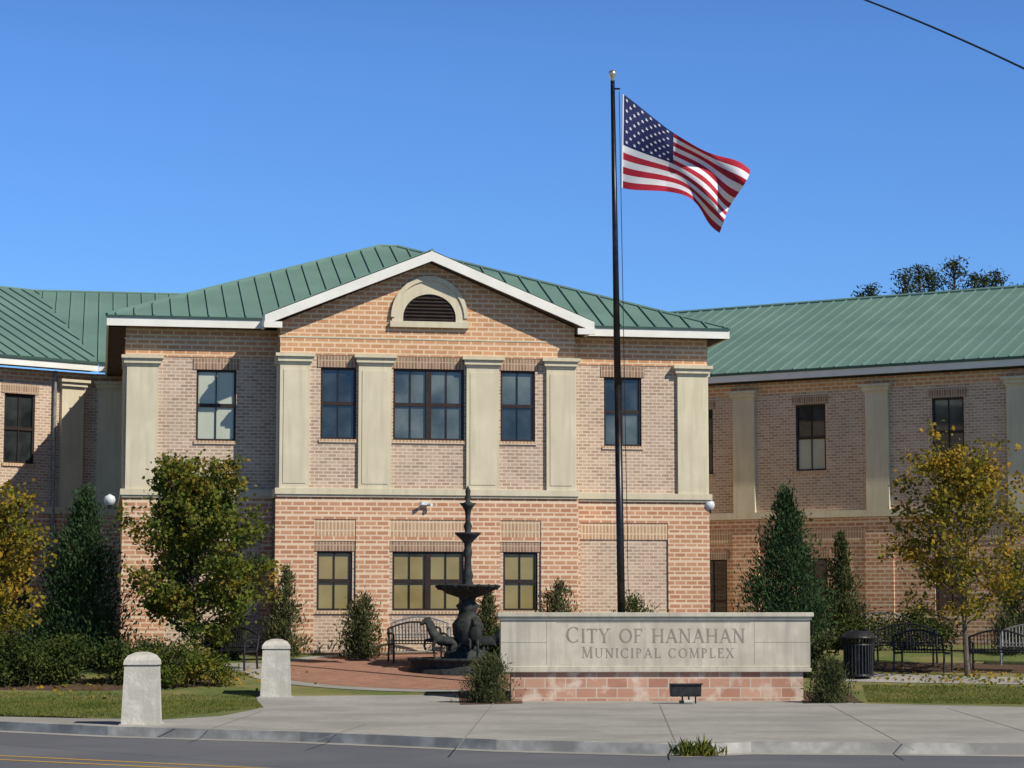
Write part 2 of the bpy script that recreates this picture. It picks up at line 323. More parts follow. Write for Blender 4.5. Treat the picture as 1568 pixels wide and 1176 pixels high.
K['white'].box(-ge-.02,-ge+.04,gy+.05,yf,ze-t1-th,ze-t1); K['white'].box(ge-.04,ge+.02,gy+.05,yf,ze-t1-th,ze-t1)
K['white'].box(-ge-.03,-ge+.42,gy-.03,gy+.06,ze-.34,ze-.19); K['white'].box(ge-.42,ge+.03,gy-.03,gy+.06,ze-.34,ze-.19)
for a,b in((-A,-ge-.02),(ge+.02,A)):
    K['white'].box(a,b,yf,yf+.05,SF,EV-.05); K['gutter'].box(a,b,yf-.03,yf+.02,EV-.05,EV+.005)
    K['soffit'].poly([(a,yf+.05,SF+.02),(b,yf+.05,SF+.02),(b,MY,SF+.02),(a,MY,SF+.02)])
for s in(-1,1):
    q=sorted((s*A,s*(A-.05))); K['white'].box(q[0],q[1],yf+.05,yb,SF,EV-.05); q=sorted((s*MW,s*(A-.05))); K['soffit'].box(q[0],q[1],yf+.06,yb,SF+.02,SF+.04)
K.flush('centre',FC)
WE=9.4; WC0,WC1=8.6,8.85; WW0,WW1=6.3,8.35; WB0,WB1=4.84,5.05; wd=14.4
def wing(FM,prefix,u0,u1,pil,win,roofpts,blinds,low=None):
    K=Kit(); low=low or win
    ops=[(w-.5,w+.5,WW0,WW1) for w in win]; lo=[(w-.5,w+.5,2.0 if i or low is win else 1.0,3.6) for i,w in enumerate(low)]
    wall(K['buff'],u0,u1,WB0,WC1,0,ops); wall(K['lower'],u0,u1,ZB,WB0,0,lo); wall(K['orange'],u0,u1,WC1-.1,WE-.3,-.03)
    K['cream'].box(u0,u1,-.05,0,8.98,9.03)
    K['cream'].box(u0,u1,-.12,.02,WB0,WB1)
    K['soldier2'].box(u0,u1,-.03,.0,4.1,4.5)
    for i,(w,o,l) in enumerate(zip(win,ops,lo)):
        K['soldier'].box(o[0]-.1,o[1]+.1,-.025,.02,o[3],o[3]+.28); K['soldier2'].box(o[0]-.05,o[1]+.05,-.05,.02,o[2]-.09,o[2]); K['soldier'].box(l[0]-.1,l[1]+.1,-.025,.02,l[3],l[3]+.28)
        g=blinds[i%len(blinds)]
        window(K['bronze'],[K[g[0]],K[g[1]]],*o,0); window(K['bronze'],[K['g_dark'],K['g_dark']],*l,0)
    for p in pil:
        K['cream'].box(p-.37,p+.37,-.12,.02,WB1,WC0); K['cream'].box(p-.43,p+.43,-.22,.02,WC0+.06,WC1-.07); K['cream'].box(p-.49,p+.49,-.30,.02,WC1-.07,WC1+.01)
        K['cream'].box(p-.39,p+.39,-.15,.02,WC0,WC0+.06); K['lower'].box(p-.45,p+.45,-.05,.02,ZB,WB0)
    K['buff'].box(u0,u1,wd-.1,wd,ZB,WE-.3)
    for poly in roofpts: roofplane(K,poly,(1,0,0))
    K.flush(prefix,FM); return
def fasc(FM,prefix,a,b,y=-.55):
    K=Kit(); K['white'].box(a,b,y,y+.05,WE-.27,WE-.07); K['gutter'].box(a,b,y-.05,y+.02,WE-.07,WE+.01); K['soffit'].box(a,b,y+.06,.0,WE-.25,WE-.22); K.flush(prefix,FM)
hd=7.75; zr=WE+.41*hd
XR=(1085-784)/F*72.3
FR=frame(XR,72.3,-.6)
ey=-.55
pil=[1.29+4.45*k for k in range(-2,6)]
win=[-.33]+[-.93+4.45*k for k in range(1,6)]
wing(FR,'east_wing',-9,26,pil,win,[[(-9,ey,WE),(26,ey,WE),(26,ey+hd,zr),(-9,ey+hd,zr)],[(-9,ey+2*hd,WE),(26,ey+2*hd,WE),(26,ey+hd,zr),(-9,ey+hd,zr)]],[('g_dark','g_dark'),('g_blind','g_dark'),('g_dark','g_mid'),('g_dark','g_dark')],[.12]+win[1:])
fasc(FR,'east_wing_eave',-9,26)
K=Kit()
K['buff'].poly([(26,0,ZB),(26,wd,ZB),(26,wd,WE-.3),(26,0,WE-.3)])
ridge(K,(-9,ey+hd,zr+.01),(26,ey+hd,zr+.01),.07)
K.flush('east_wing_end',FR)
YL=68.6; XL=(140-784)/F*YL
FK=frame(XL,YL,.18); FL=frame(XL,YL,.85)
def isect(Ma,ya,Mb,yb):
    p=Ma@Vector((0,ya,0)); d=(Ma@Vector((1,ya,0)))-p; q=Mb@Vector((0,yb,0)); e=(Mb@Vector((1,yb,0)))-q
    den=d.x*e.y-d.y*e.x; t=((q.x-p.x)*e.y-(q.y-p.y)*e.x)/den; return p+d*t
E=isect(FK,ey,FL,ey); R=isect(FK,ey+hd,FL,ey+hd)
def tol(Mx,p,z): q=Mx.inverted()@p; return (q.x,q.y,z)
wing(FK,'link',0,9,[.5],[3.2],[[tol(FK,E,WE),(12,ey,WE),(12,ey+hd,zr),tol(FK,R,zr)]],[('g_dark','g_dark')])
wing(FL,'west_wing',-26,0,[-.75-4.45*k for k in range(5)],[-2.45-4.45*k for k in range(5)],[[(-26,ey,WE),tol(FL,E,WE),tol(FL,R,zr),(-26,ey+hd,zr)]],[('g_dark','g_dark')])
fasc(FK,'link_eave',tol(FK,E,0)[0],9); fasc(FL,'west_wing_eave',-26,tol(FL,E,0)[0]-.02)
K=Kit(); ridge(K,tol(FK,R,zr),(12,ey+hd,zr)); K.flush('link_ridge',FK)
K=Kit(); ridge(K,(-26,ey+hd,zr),tol(FL,R,zr)); K['steel'].tube((-1.35,-.1,ZB),(-1.35,-.1,WE-.3),.05,.05,8); K.flush('west_wing_ridge',FL)
def globe(mx,u,y,z,name):
    mb=MB(); mb.lathe([(0.001,-.15),(.1,-.12),(.15,0),(.12,.09),(.001,.15)],16,(u,y-.25,z)); mb.obj(name,M['globe'],bld,mx,True)
    mb=MB(); mb.tube((u,y,z-.2),(u,y-.25,z-.2),.02,.02); mb.tube((u,y-.25,z-.22),(u,y-.25,z-.12),.05,.06,10); mb.obj(name+'_bracket',M['black'],bld,mx)
globe(FC,7.55,1.35,4.72,'wall_lamp'); globe(FC,-7.85,1.35,4.72,'wall_lamp_w')
mb=MB(); mb.box(-.16,-.02,-.16,-.05,4.60,4.68); mb.tube((-.14,-.12,4.62),(-.24,-.24,4.63),.035,.05,10); mb.tube((-.04,-.12,4.62),(.05,-.22,4.60),.035,.05,10); mb.obj('flood_lamp',M['globe'],bld,FC)
# ---------------------------------------------------------------- ground
KP=[(-60,1100),(0,1119),(165,1127),(460,1136),(760,1149),(1055,1157),(1150,1153),(1400,1155),(1640,1157)]
KL=[gp(a,b,0.0) for a,b in KP]
K2=[(-600,44.5),(-16,42.5)]+[(p.x,p.y) for p in KL]+[(20,31),(600,31)]
K2=sorted(K2)
mb=MB()
for (x0,y0),(x1,y1) in zip(K2[:-1],K2[1:]):
    mb.poly([(x0,-400,0),(x1,-400,0),(x1,y1,0),(x0,y0,0)])
    mb.poly([(x0,y0,0),(x1,y1,0),(x1,y1,.13),(x0,y0,.13)])
    mb.poly([(x0,y0,.13),(x1,y1,.13),(x1,47,.13),(x0,47,.13)])
    mb.poly([(x0,47,.13),(x1,47,.13),(x1,57.5,1.0),(x0,57.5,1.0)])
    mb.poly([(x0,57.5,1.0),(x1,57.5,1.0),(x1*1.0,3000,1.0),(x0*1.0,3000,1.0)])
mb.obj('ground',M['grass'])
mb=MB()
for (x0,y0),(x1,y1) in zip(K2[:-1],K2[1:]):
    mb.poly([(x0,y0-24,.004),(x1,y1-24,.004),(x1,y1-.01,.004),(x0,y0-.01,.004)])
mb.obj('road',M['asphalt'])
mb=MB(); mg=MB()
for (x0,y0),(x1,y1) in zip(K2[:-1],K2[1:]):
    a=[(x0,y0-.04,.0),(x1,y1-.04,.0),(x1,y1-.0,.15),(x0,y0-.0,.15),(x1,y1+.17,.15),(x0,y0+.17,.15)]
    mb.poly([a[0],a[1],a[2],a[3]]); mb.poly([a[3],a[2],a[4],a[5]]); mb.poly([a[5],a[4],(x1,y1+.17,.12),(x0,y0+.17,.12)])
    mg.poly([(x0,y0-.45,.008),(x1,y1-.45,.008),(x1,y1-.04,.008),(x0,y0-.04,.008)])
mb.obj('kerb',M['kerb']); mg.obj('road_gutter',M['concrete'])
mb=MB()
for dy in(0,6):
    a=gp(-60,1155+dy,.0); b=gp(420,1178+dy,.0); d=(b-a); a=a-d*3; b=b+d*2; nrm=Vector((-d.y,d.x,0)).normalized()*.06
    mb.poly([(a-nrm)+Vector((0,0,.008)),(b-nrm)+Vector((0,0,.008)),(b+nrm)+Vector((0,0,.008)),(a+nrm)+Vector((0,0,.008))])
mb.obj('road_centre_line',M['yellow'])
def drape(name,pts,off,mat):
    bm=bmesh.new(); vs=[bm.verts.new((p[0],p[1],0)) for p in pts]; bm.faces.new(vs)
    for yy in(47,57.5): bmesh.ops.bisect_plane(bm,geom=bm.verts[:]+bm.edges[:]+bm.faces[:],plane_co=(0,yy,0),plane_no=(0,1,0))
    for v in bm.verts: v.co.z=gz(v.co.y)+off
    bmesh.ops.recalc_face_normals(bm,faces=bm.faces[:])
    me=bpy.data.meshes.new(name); bm.to_mesh(me); bm.free()
    for p in me.polygons:
        if p.normal.z<0: p.flip()
    o=bpy.data.objects.new(name,me); sc.collection.objects.link(o); me.materials.append(mat); return o
def gpts(l): return [tuple(gp(a,b))[:2] for a,b in l]
kb=[(x,y+.17) for x,y in K2 if -12<x<9]
side=kb+[(20,31.2),(20,44.5)]+gpts([(1568,1083),(1330,1078),(1240,1070),(1240,1064),(775,1064),(705,1064),(480,1066),(392,1066),(404,1084),(340,1097),(245,1103),(150,1101),(-40,1097)])
drape('sidewalk',side,.008,M['concrete'])
fx,fy=at(716,1000,52.9).x,52.9
ring=[(fx+5.1*math.cos(t),fy+4.45*math.sin(t)) for t in np.linspace(0,2*math.pi,64,endpoint=False)]
drape('plaza_border_path',ring,.012,M['concrete'])
ring=[(fx+4.6*math.cos(t),fy+4.0*math.sin(t)) for t in np.linspace(0,2*math.pi,64,endpoint=False)]
drape('brick_plaza',ring,.016,M['paver'])
drape('path',gpts([(1270,1030),(1640,1040),(1640,1050),(1400,1046),(1300,1044),(1250,1050)]),.008,M['concrete'])
drape('path',gpts([(300,1018),(480,1012),(480,1028),(310,1030)]),.008,M['concrete'])
drape('mulch_bed',gpts([(-60,1042),(150,1040),(330,1040),(345,1046),(300,1052),(150,1058),(-60,1056)]),.004,M['mulch'])
drape('mulch_bed',gpts([(1250,1012),(1640,1018),(1640,1032),(1270,1028)]),.004,M['mulch'])
drape('mulch_bed',gpts([(702,1058),(800,1058),(800,1078),(705,1080)]),.013,M['mulch'])
drape('mulch_bed',gpts([(1225,1060),(1300,1060),(1325,1076),(1230,1078)]),.013,M['mulch'])
drape('mulch_bed',[(X0-9,56),(X0+9,57.2),(X0+9,60.2),(X0-9,60.2)],.010,M['mulch'])
mb=MB()
def joint(p,q,w=.01):
    a=gp(*p); b=gp(*q); d=(b-a); n=Vector((-d.y,d.x,0)).normalized()*w; z=Vector((0,0,.0115)); mb.poly([a-n+z,b-n+z,b+n+z,a+n+z])
for p,q in (((250,1117),(1500,1122)),((560,1110),(480,1136)),((760,1072),(700,1146)),((1010,1080),(1040,1150)),((1270,1080),(1400,1150)),((800,1095),(1560,1100)),((400,1090),(300,1125)),((1450,1085),(1600,1130))): joint(p,q)
mb.obj('sidewalk_joints',M['joint'])
# ---------------------------------------------------------------- vegetation
def leafmesh(name,C,size,mat,parent,aspect=1.0,dirs=None,jit=.6):
    C=np.asarray(C); N=len(C)
    d=rng.normal(size=(N,3)) if dirs is None else np.asarray(dirs)+rng.normal(size=(N,3))*jit
    d/=np.linalg.norm(d,axis=1,keepdims=True)
    r=rng.normal(size=(N,3)); n=np.cross(d,r); n/=np.linalg.norm(n,axis=1,keepdims=True)
    s=(size*rng.uniform(.6,1.3,N))[:,None]
    V=np.empty((N,4,3)); V[:,0]=C-d*s*.5; V[:,2]=C+d*s*.5; V[:,1]=C+n*s*.5*aspect; V[:,3]=C-n*s*.5*aspect
    me=bpy.data.meshes.new(name); me.vertices.add(N*4); me.vertices.foreach_set('co',V.reshape(-1))
    me.loops.add(N*4); me.loops.foreach_set('vertex_index',np.arange(N*4,dtype=np.int32))
    me.polygons.add(N); me.polygons.foreach_set('loop_start',np.arange(0,N*4,4,dtype=np.int32)); me.polygons.foreach_set('loop_total',np.full(N,4,dtype=np.int32))
    me.update(); me.validate(); me.materials.append(mat)
    o=bpy.data.objects.new(name,me); sc.collection.objects.link(o); o.parent=parent; return o
F_maple=foliage('maple_leaves',[(.035,.06,.014),(.065,.10,.022),(.12,.15,.03),(.20,.175,.03),(.29,.165,.028)])
F_yel=foliage('autumn_leaves',[(.055,.075,.018),(.12,.13,.025),(.25,.20,.03),(.37,.24,.035),(.39,.19,.028)])
F_con=foliage('juniper_foliage',[(.022,.045,.020),(.035,.066,.028),(.055,.10,.042),(.08,.13,.05)],.2,2)
F_con2=foliage('shrub_foliage',[(.036,.052,.022),(.062,.08,.032),(.11,.12,.05),(.18,.15,.07)],.25,2.5)
F_hedge=foliage('hedge_foliage',[(.024,.04,.014),(.045,.068,.02),(.08,.10,.03),(.15,.145,.04)],.25,1.6)
F_pine=foliage('pine_foliage',[(.03,.04,.02),(.055,.07,.03),(.10,.105,.045)],.2,.4)
def maple(name,base,h,rx,mat,n=7000,seed=1,leaf=.10,trunk=.07,low=.22,nb=34):
    R=random.Random(seed); e=empty(name,base); mb=MB(); C=[]
    lean=Vector((R.uniform(-.05,.05),R.uniform(-.05,.05),0)); pts=[]; rs=[]
    for k in range(7):
        f=k/6; pts.append(Vector((lean.x*f*h+R.uniform(-.03,.03),lean.y*f*h+R.uniform(-.03,.03),h*.88*f))); rs.append(trunk*(1-f*.85))
    mb.path(pts,rs,8)
    tips=[]
    for i in range(nb):
        f=low+(0.97-low)*(i/nb)+R.uniform(-.02,.02); a=i*2.4+R.uniform(-.4,.4)
        o=Vector((lean.x*f*h,lean.y*f*h,min(f,.86)*h))
        g=(f-low)/(1-low); ln=rx*(.6+.6*math.sin(math.pi*min(1,g*.85+.18)))*R.uniform(.6,1.2)*(1-.45*g)
        up=R.uniform(.35,.95)+.7*g
        d=Vector((math.cos(a),math.sin(a),up)).normalized()
        L_=min(ln/max(.3,math.hypot(d.x,d.y))*.9,h*.46*(1.15-.45*g))
        p1=o+d*L_*.5+Vector((0,0,-.05)); p2=o+d*L_+Vector((0,0,R.uniform(-.1,.15)))
        r=trunk*.35*(1-.5*f); mb.path([o,p1,p2],[r,r*.6,r*.25],5)
        for j in range(8):
            t=R.uniform(.25,1.0); q=(o.lerp(p1,t*2) if t<.5 else p1.lerp(p2,t*2-1))
            w=q+Vector((R.uniform(-1,1),R.uniform(-1,1),R.uniform(-.3,.9)))*(.34*h/4.5)
            mb.tube(q,w,r*.3,r*.12,4,False); tips.append((q,w))
    per=max(4,n//len(tips))
    for q,w in tips:
        m_=int(per*R.uniform(.2,1.8))
        t=rng.uniform(.2,1.15,m_)[:,None]; c=np.array(q)*(1-t)+np.array(w)*t+rng.normal(size=(m_,3))*np.array([.14,.14,.10])*h/4.5; C.append(c)
    mb.obj('trunk_and_limbs',M['bark'],e); leafmesh('crown',np.concatenate(C),leaf,mat,e,.75); return e
def conifer(name,base,h,r,mat,n=9000,seed=1,leaf=.13,asp=.3,low=.04,lum=110,spread=.13,pw=.72):
    R=random.Random(seed); e=empty(name,base); mb=MB(); mb.path([(0,0,-.1),(0,0,h*.5),(0,0,h*.9)],[r*.1,r*.06,.008],7)
    C=[];D=[]
    for i in range(lum):
        f=low+(1-low)*((i+R.random())/lum)**1.15; a=R.uniform(0,6.283)
        prof=(min(1,(f+.12)/.3)**.6)*(1-f)**pw*1.12
        rr=r*prof*R.uniform(.5,1.2)
        o=Vector((0,0,max(.02,f*h-rr*.5))); c=Vector((math.cos(a)*rr,math.sin(a)*rr,f*h+R.uniform(0,.12)*h*.4))
        mb.tube(o,c,.012,.004,4,False)
        m_=int(n/lum*(.5+prof)); t=rng.beta(2.2,1.1,m_)[:,None]
        p=np.array(o)*(1-t)+np.array(c)*t+rng.normal(size=(m_,3))*spread*np.array([1,1,1.1])*(.5+prof)*r
        C.append(p); D.append(np.tile([math.cos(a)*.55,math.sin(a)*.55,.9],(m_,1)))
    m_=int(n*.02); zz=rng.uniform(.85,1.02,m_)*h; C.append(np.stack([rng.normal(size=m_)*.03,rng.normal(size=m_)*.03,zz],1)); D.append(np.tile([0,0,1.],(m_,1)))
    mb.obj('trunk_and_limbs',M['bark'],e); leafmesh('crown',np.concatenate(C),leaf,mat,e,asp,np.concatenate(D),.45); return e
def B(px,Y): 
    p=at(px,940,Y); return (p.x,Y,gz(Y)-.02)
maple('maple_tree',B(302,52.2),4.3,2.15,F_maple,22000,3,.11,low=.10,nb=52)
maple('maple_tree',B(-15,51.5),3.7,1.5,F_yel,9000,5,.11,low=.15,nb=38)
maple('maple_tree',B(1478,51.6),4.85,1.9,F_yel,9500,11,.105,low=.22,nb=38)
conifer('juniper_tree',B(128,53.5),4.0,1.22,F_con,15000,2)
conifer('juniper_tree',B(1203,56.5),3.95,1.15,F_con,15000,4)
conifer('juniper_tree',B(1288,58.5),2.9,.7,F_con2,6500,6,low=.06)
conifer('arborvitae_shrub',B(437,56.0),2.1,.5,F_con2,3600,7,.11,.3,lum=40,spread=.2)
conifer('arborvitae_shrub',B(556,55.6),1.45,.58,F_con2,3600,8,.11,.3,lum=36,spread=.22,pw=.5)
conifer('arborvitae_shrub',B(745,56.2),1.55,.45,F_con2,3200,9,.11,.3,lum=36,spread=.22)
conifer('arborvitae_shrub',B(855,56.3),1.7,.58,F_con2,3400,10,.11,.3,lum=36,spread=.22,pw=.55)
conifer('arborvitae_shrub',B(972,56.5),1.35,.62,F_hedge,3200,12,.10,.3,lum=36,spread=.22,pw=.45)
conifer('dwarf_juniper_shrub',B(750,46.0),.92,.5,F_con2,5000,13,.09,.25,lum=60,spread=.2,pw=.5)
conifer('dwarf_juniper_shrub',B(1272,46.0),.85,.42,F_con2,4500,14,.09,.25,lum=60,spread=.2,pw=.5)
conifer('arborvitae_shrub',B(1560,56.5),2.4,.8,F_con2,5000,25,.11,.3,lum=60)
def hedge(name,base,rx,ry,h,mat,n,seed,leaf=.08):
    R=random.Random(seed); e=empty(name,base); C=[]; mb=MB()
    k=max(6,int(rx*ry*26))
    for i in range(k):
        a=R.uniform(0,6.28); q=math.sqrt(R.random()); c=Vector((rx*q*math.cos(a),ry*q*math.sin(a),h*R.uniform(.25,.95)*(1-.45*q*q)))
        b=Vector((c.x*.7,c.y*.7,0)); mb.tube(b,c,.012,.005,4,False)
        m_=n//k; C.append(np.array(c)+rng.normal(size=(m_,3))*np.array([.16,.16,.13])*min(1.2,h))
    c=np.concatenate(C); c[:,2]=np.abs(c[:,2]); mb.obj('stems',M['bark'],e); leafmesh('foliage',c,leaf,mat,e,.6); return e
hedge('hedge',B(30,49.8),1.05,.6,1.15,F_hedge,7500,1)
hedge('hedge',B(132,50.2),1.0,.6,1.25,F_hedge,7500,2)
hedge('hedge',B(285,49.6),.85,.5,.95,F_maple,5000,3)
hedge('hedge',B(218,50.6),.7,.5,1.1,F_con2,5000,4)
hedge('hedge',B(-70,50),1.0,.6,1.1,F_hedge,4000,5)
hedge('hedge',B(60,56),1.8,.7,1.2,F_hedge,6000,15)
hedge('hedge',B(345,55.5),.7,.4,.7,F_hedge,3000,16)
hedge('shrub',B(760,54.5),.7,.4,.8,F_hedge,3000,6)
hedge('shrub',B(1250,51.5),.5,.4,1.0,F_con2,3500,17)
hedge('shrub',B(1370,57.5),1.5,.5,1.1,F_hedge,6000,8)
e=empty('grass_tuft',tuple(gp(1068,1158,0.0))); n=420; C=np.stack([rng.normal(size=n)*.14,rng.normal(size=n)*.05-.05,np.abs(rng.normal(size=n))*.08+.02],1)
leafmesh('blades',C,.17,F_maple,e,.16,np.tile([0,0,1.],(n,1)),.5)
n=34000; P=[]
for poly,wgt in (([(-60,1060),(390,1066),(400,1084),(250,1101),(-60,1097)],.6),([(1320,1050),(1640,1054),(1640,1080),(1330,1076)],.4)):
    q=gpts(poly); xs=[p[0] for p in q]; ys=[p[1] for p in q]; x=rng.uniform(min(xs),max(xs),int(n*wgt*1.6)); y=rng.uniform(min(ys),max(ys),len(x))
    ins=np.zeros(len(x),bool); j=len(q)-1
    for i in range(len(q)):
        xi,yi=q[i]; xj,yj=q[j]; c=((yi>y)!=(yj>y))&(x<(xj-xi)*(y-yi)/(yj-yi+1e-9)+xi); ins^=c; j=i
    x=x[ins]; y=y[ins]; P.append(np.stack([x,y,np.array([gz(v) for v in y])+.02],1))
P=np.concatenate(P); leafmesh('lawn_grass',P,.06,foliage('grass_blades',[(.07,.10,.022),(.12,.155,.035),(.19,.20,.055),(.26,.23,.085)],.35,.8),None,.2,np.tile([0,0,1.],(len(P),1)),.5)
P=[]
for (px,Y,r,n) in((298,51.5,2.0,300),(1478,50.8,1.9,300),(100,49.2,2.5,120)):
    b=B(px,Y); x=b[0]+rng.normal(size=n)*r*.5; y=b[1]+rng.normal(size=n)*r*.5; P.append(np.stack([x,y,np.array([gz(v) for v in y])+.03],1))
P=np.concatenate(P); leafmesh('fallen_leaves',P,.09,F_yel,None,.8)
e=empty('distant_pine_trees',(0,0,0)); mb=MB(); C=[]; R=random.Random(4)
for px,top,w in ((1320,450,9),(1334,438,9),(1385,416,14),(1408,408,18),(1428,414,13),(1460,398,30),(1492,420,15),(1505,424,17),(1524,416,11),(1560,440,12)):
    Y=R.uniform(115,128); t=at(px,top,Y); s=Y/F; mb.path([(t.x,Y,1),(t.x+R.uniform(-.3,.3),Y,t.z*.6),(t.x,Y,t.z-.3)],[.25,.18,.04],6)
    for i in range(32):
        f=(i/32)**1.3; z=t.z-f*6-.1; rr=w*s*(.2+min(1,f*3.0))*R.uniform(.3,1.15); a=R.uniform(0,6.28); c=Vector((t.x+rr*math.cos(a),Y+rr*math.sin(a),z))
        mb.tube((t.x,Y,z-.3),c,.05,.02,4,False); C.append(np.array(c)+rng.normal(size=(38,3))*[.25,.25,.14])
mb.obj('trunks',M['bark'],e); leafmesh('needles',np.concatenate(C),.27,F_pine,e,.28)
# ---------------------------------------------------------------- sign wall
p0=at(762,940,46.7); p1=at(1246,940,47.0)
SL=(p1-p0).length; sgn=empty('monument_sign',(p0.x,p0.y,0),math.atan2(p1.y-p0.y,p1.x-p0.x))
zs=[.08,.72,.87,1.78,1.93]
mb=MB(); mb.box(.28,SL-.22,.08,.62,zs[0],zs[1]); o=mb.obj('brick_base',M['signbrick'],sgn)
mb=MB(); mb.box(.1,SL-.06,.0,.7,zs[1],zs[1]+.08); mb.box(.12,SL-.08,.03,.67,zs[1]+.08,zs[2]-.03); mb.obj('ledge',M['slab'],sgn,bevel=.012)
mb=MB(); mb.box(.07,SL-.07,.06,.64,zs[2]-.03,zs[3]); mb.obj('stone_panel',M['slab'],sgn)
mb=MB(); mb.box(0,SL,-.02,.72,zs[3]+.06,zs[4]); mb.box(.04,SL-.04,.02,.68,zs[3],zs[3]+.06); mb.obj('cap',M['slab'],sgn,bevel=.012)
mb=MB()
for x in(1.0,5.25): mb.box(x,x+.008,.0575,.062,zs[2],zs[3])
mb.box(1.2,SL-1.3,.0565,.061,zs[3]-.06,zs[3]-.052); mb.box(.08,1.0,.0565,.061,1.32,1.327); mb.box(5.26,SL-.08,.0565,.061,1.32,1.327)
for x in(1.9,3.5,5.0): mb.box(x,x+.008,-.0215,-.018,zs[3]+.06,zs[4])
mb.obj('stone_joints',M['letter'],sgn)
def seg(x0,y0,x1,y1,w): return ('s',x0,y0,x1,y1,w)
def ar(cx,cy,rx,ry,a0,a1,w): return ('a',cx,cy,rx,ry,a0,a1,w)
T=.14; t_=.065
GL={'I':(.34,[seg(.17,0,.17,1,T)],[(.17,0),(.17,1)]),
'T':(.8,[seg(.4,0,.4,1,T),seg(.04,.965,.76,.965,t_),seg(.05,1,.05,.78,.045),seg(.75,1,.75,.78,.045)],[(.4,0)]),
'Y':(.84,[seg(.13,1,.42,.46,T),seg(.72,1,.42,.46,t_),seg(.42,.5,.42,0,T)],[(.13,1),(.72,1),(.42,0)]),
'H':(.92,[seg(.17,0,.17,1,T),seg(.75,0,.75,1,T),seg(.17,.5,.75,.5,t_)],[(.17,0),(.17,1),(.75,0),(.75,1)]),
'A':(.9,[seg(.12,0,.45,1,t_),seg(.44,1,.78,0,T),seg(.24,.34,.66,.34,t_)],[(.12,0),(.78,0)]),
'N':(.92,[seg(.16,0,.16,1,t_),seg(.14,1,.76,0,T),seg(.76,0,.76,1,t_)],[(.16,0),(.12,1),(.76,1)]),
'F':(.68,[seg(.17,0,.17,1,T),seg(.17,.965,.6,.965,t_),seg(.17,.52,.5,.52,t_),seg(.6,1,.6,.78,.045)],[(.17,0),(.17,1)]),
'E':(.7,[seg(.17,0,.17,1,T),seg(.17,.965,.6,.965,t_),seg(.17,.52,.5,.52,t_),seg(.6,1,.6,.8,.045),seg(.17,.035,.64,.035,t_),seg(.64,.22,.64,0,.045)],[(.17,0),(.17,1)]),
'L':(.68,[seg(.17,0,.17,1,T),seg(.17,.035,.62,.035,t_),seg(.62,.24,.62,0,.045)],[(.17,0),(.17,1)]),
'M':(1.06,[seg(.14,0,.18,1,t_),seg(.18,1,.52,.05,T),seg(.52,.05,.86,1,t_),seg(.86,1,.9,0,T)],[(.14,0),(.9,0),(.15,1),(.88,1)]),
'U':(.88,[seg(.16,1,.16,.3,T),ar(.435,.3,.275,.27,180,360,t_),seg(.71,1,.71,.3,t_)],[(.16,1),(.71,1)]),
'P':(.68,[seg(.17,0,.17,1,T),ar(.24,.74,.3,.225,-90,90,.1),seg(.17,.965,.24,.965,t_),seg(.17,.515,.24,.515,t_)],[(.17,0),(.17,1)]),
'X':(.86,[seg(.12,1,.74,0,T),seg(.72,1,.12,0,t_)],[(.12,0),(.12,1),(.74,0),(.72,1)]),
'O':(.98,[ar(.49,.5,.39,.47,0,360,T)],[]),'C':(.9,[ar(.49,.5,.39,.47,50,310,T),seg(.76,.95,.76,.72,.045),seg(.76,.05,.76,.24,.045)],[])}
def lettering(mb,text,x,z,hbig,hsm,total,big):
    def isbig(i): return i in big
    def wid(tr):
        w=0
        for i,ch in enumerate(text): w+= (.5*hbig if ch==' ' else GL[ch][0]*(hbig if isbig(i) else hsm)+tr)
        return w
    n=len(text); tr=(total-wid(0))/n; cnt=0
    for i,ch in enumerate(text):
        if ch==' ': x+=.5*hbig; continue
        h=hbig if isbig(i) else hsm; w,st,sf=GL[ch]
        for s in st+[('f',a,b) for a,b in sf]:
            cnt+=1; y=.0560-.0002*(cnt%9)
            if s[0]=='f':
                zz=z+(s[2]*h if s[2]==0 else s[2]*h-.035*h); mb.poly([(x+(s[1]-.14)*h,y,zz),(x+(s[1]+.14)*h,y,zz),(x+(s[1]+.14)*h,y,zz+.035*h),(x+(s[1]-.14)*h,y,zz+.035*h)]); continue
            if s[0]=='s': pts=[(s[1],s[2]),(s[3],s[4])]; ws=[s[5]]*2
            else:
                m_=20; an=[math.radians(s[5]+(s[6]-s[5])*k/m_) for k in range(m_+1)]; pts=[(s[1]+s[3]*math.cos(a),s[2]+s[4]*math.sin(a)) for a in an]; ws=[.05+(s[7]-.05)*abs(math.cos(a)) for a in an]
            for (a,b),(c,d),w0,w1 in zip(pts[:-1],pts[1:],ws[:-1],ws[1:]):
                l=math.hypot(c-a,d-b); nx,nz=-(d-b)/l,(c-a)/l
                if abs(d-b)>.6: nx,nz=(1 if nx>0 else -1),0
                mb.poly([(x+(a-nx*w0/2)*h,y,z+(b-nz*w0/2)*h),(x+(c-nx*w1/2)*h,y,z+(d-nz*w1/2)*h),(x+(c+nx*w1/2)*h,y,z+(d+nz*w1/2)*h),(x+(a+nx*w0/2)*h,y,z+(b+nz*w0/2)*h)])
        x+=w*h+tr
sx=SL/484
mb=MB(); lettering(mb,'CITY OF HANAHAN',(866-762)*sx,1.315,.325,.285,(1145-866)*sx,(0,)); lettering(mb,'MUNICIPAL COMPLEX',(890-762)*sx,1.01,.225,.195,(1129-890)*sx,(0,)); mb.obj('lettering',M['letter'],sgn)
p=gp(1050,1078); e=empty('sign_floodlight',(p.x,p.y-.1,.138),.05)
mb=MB(); mb.prism([(-.3,.14),(.3,.14),(.31,.38),(-.31,.38)],-.02,.22); mb.obj('housing',M['black'],e,bevel=.02)
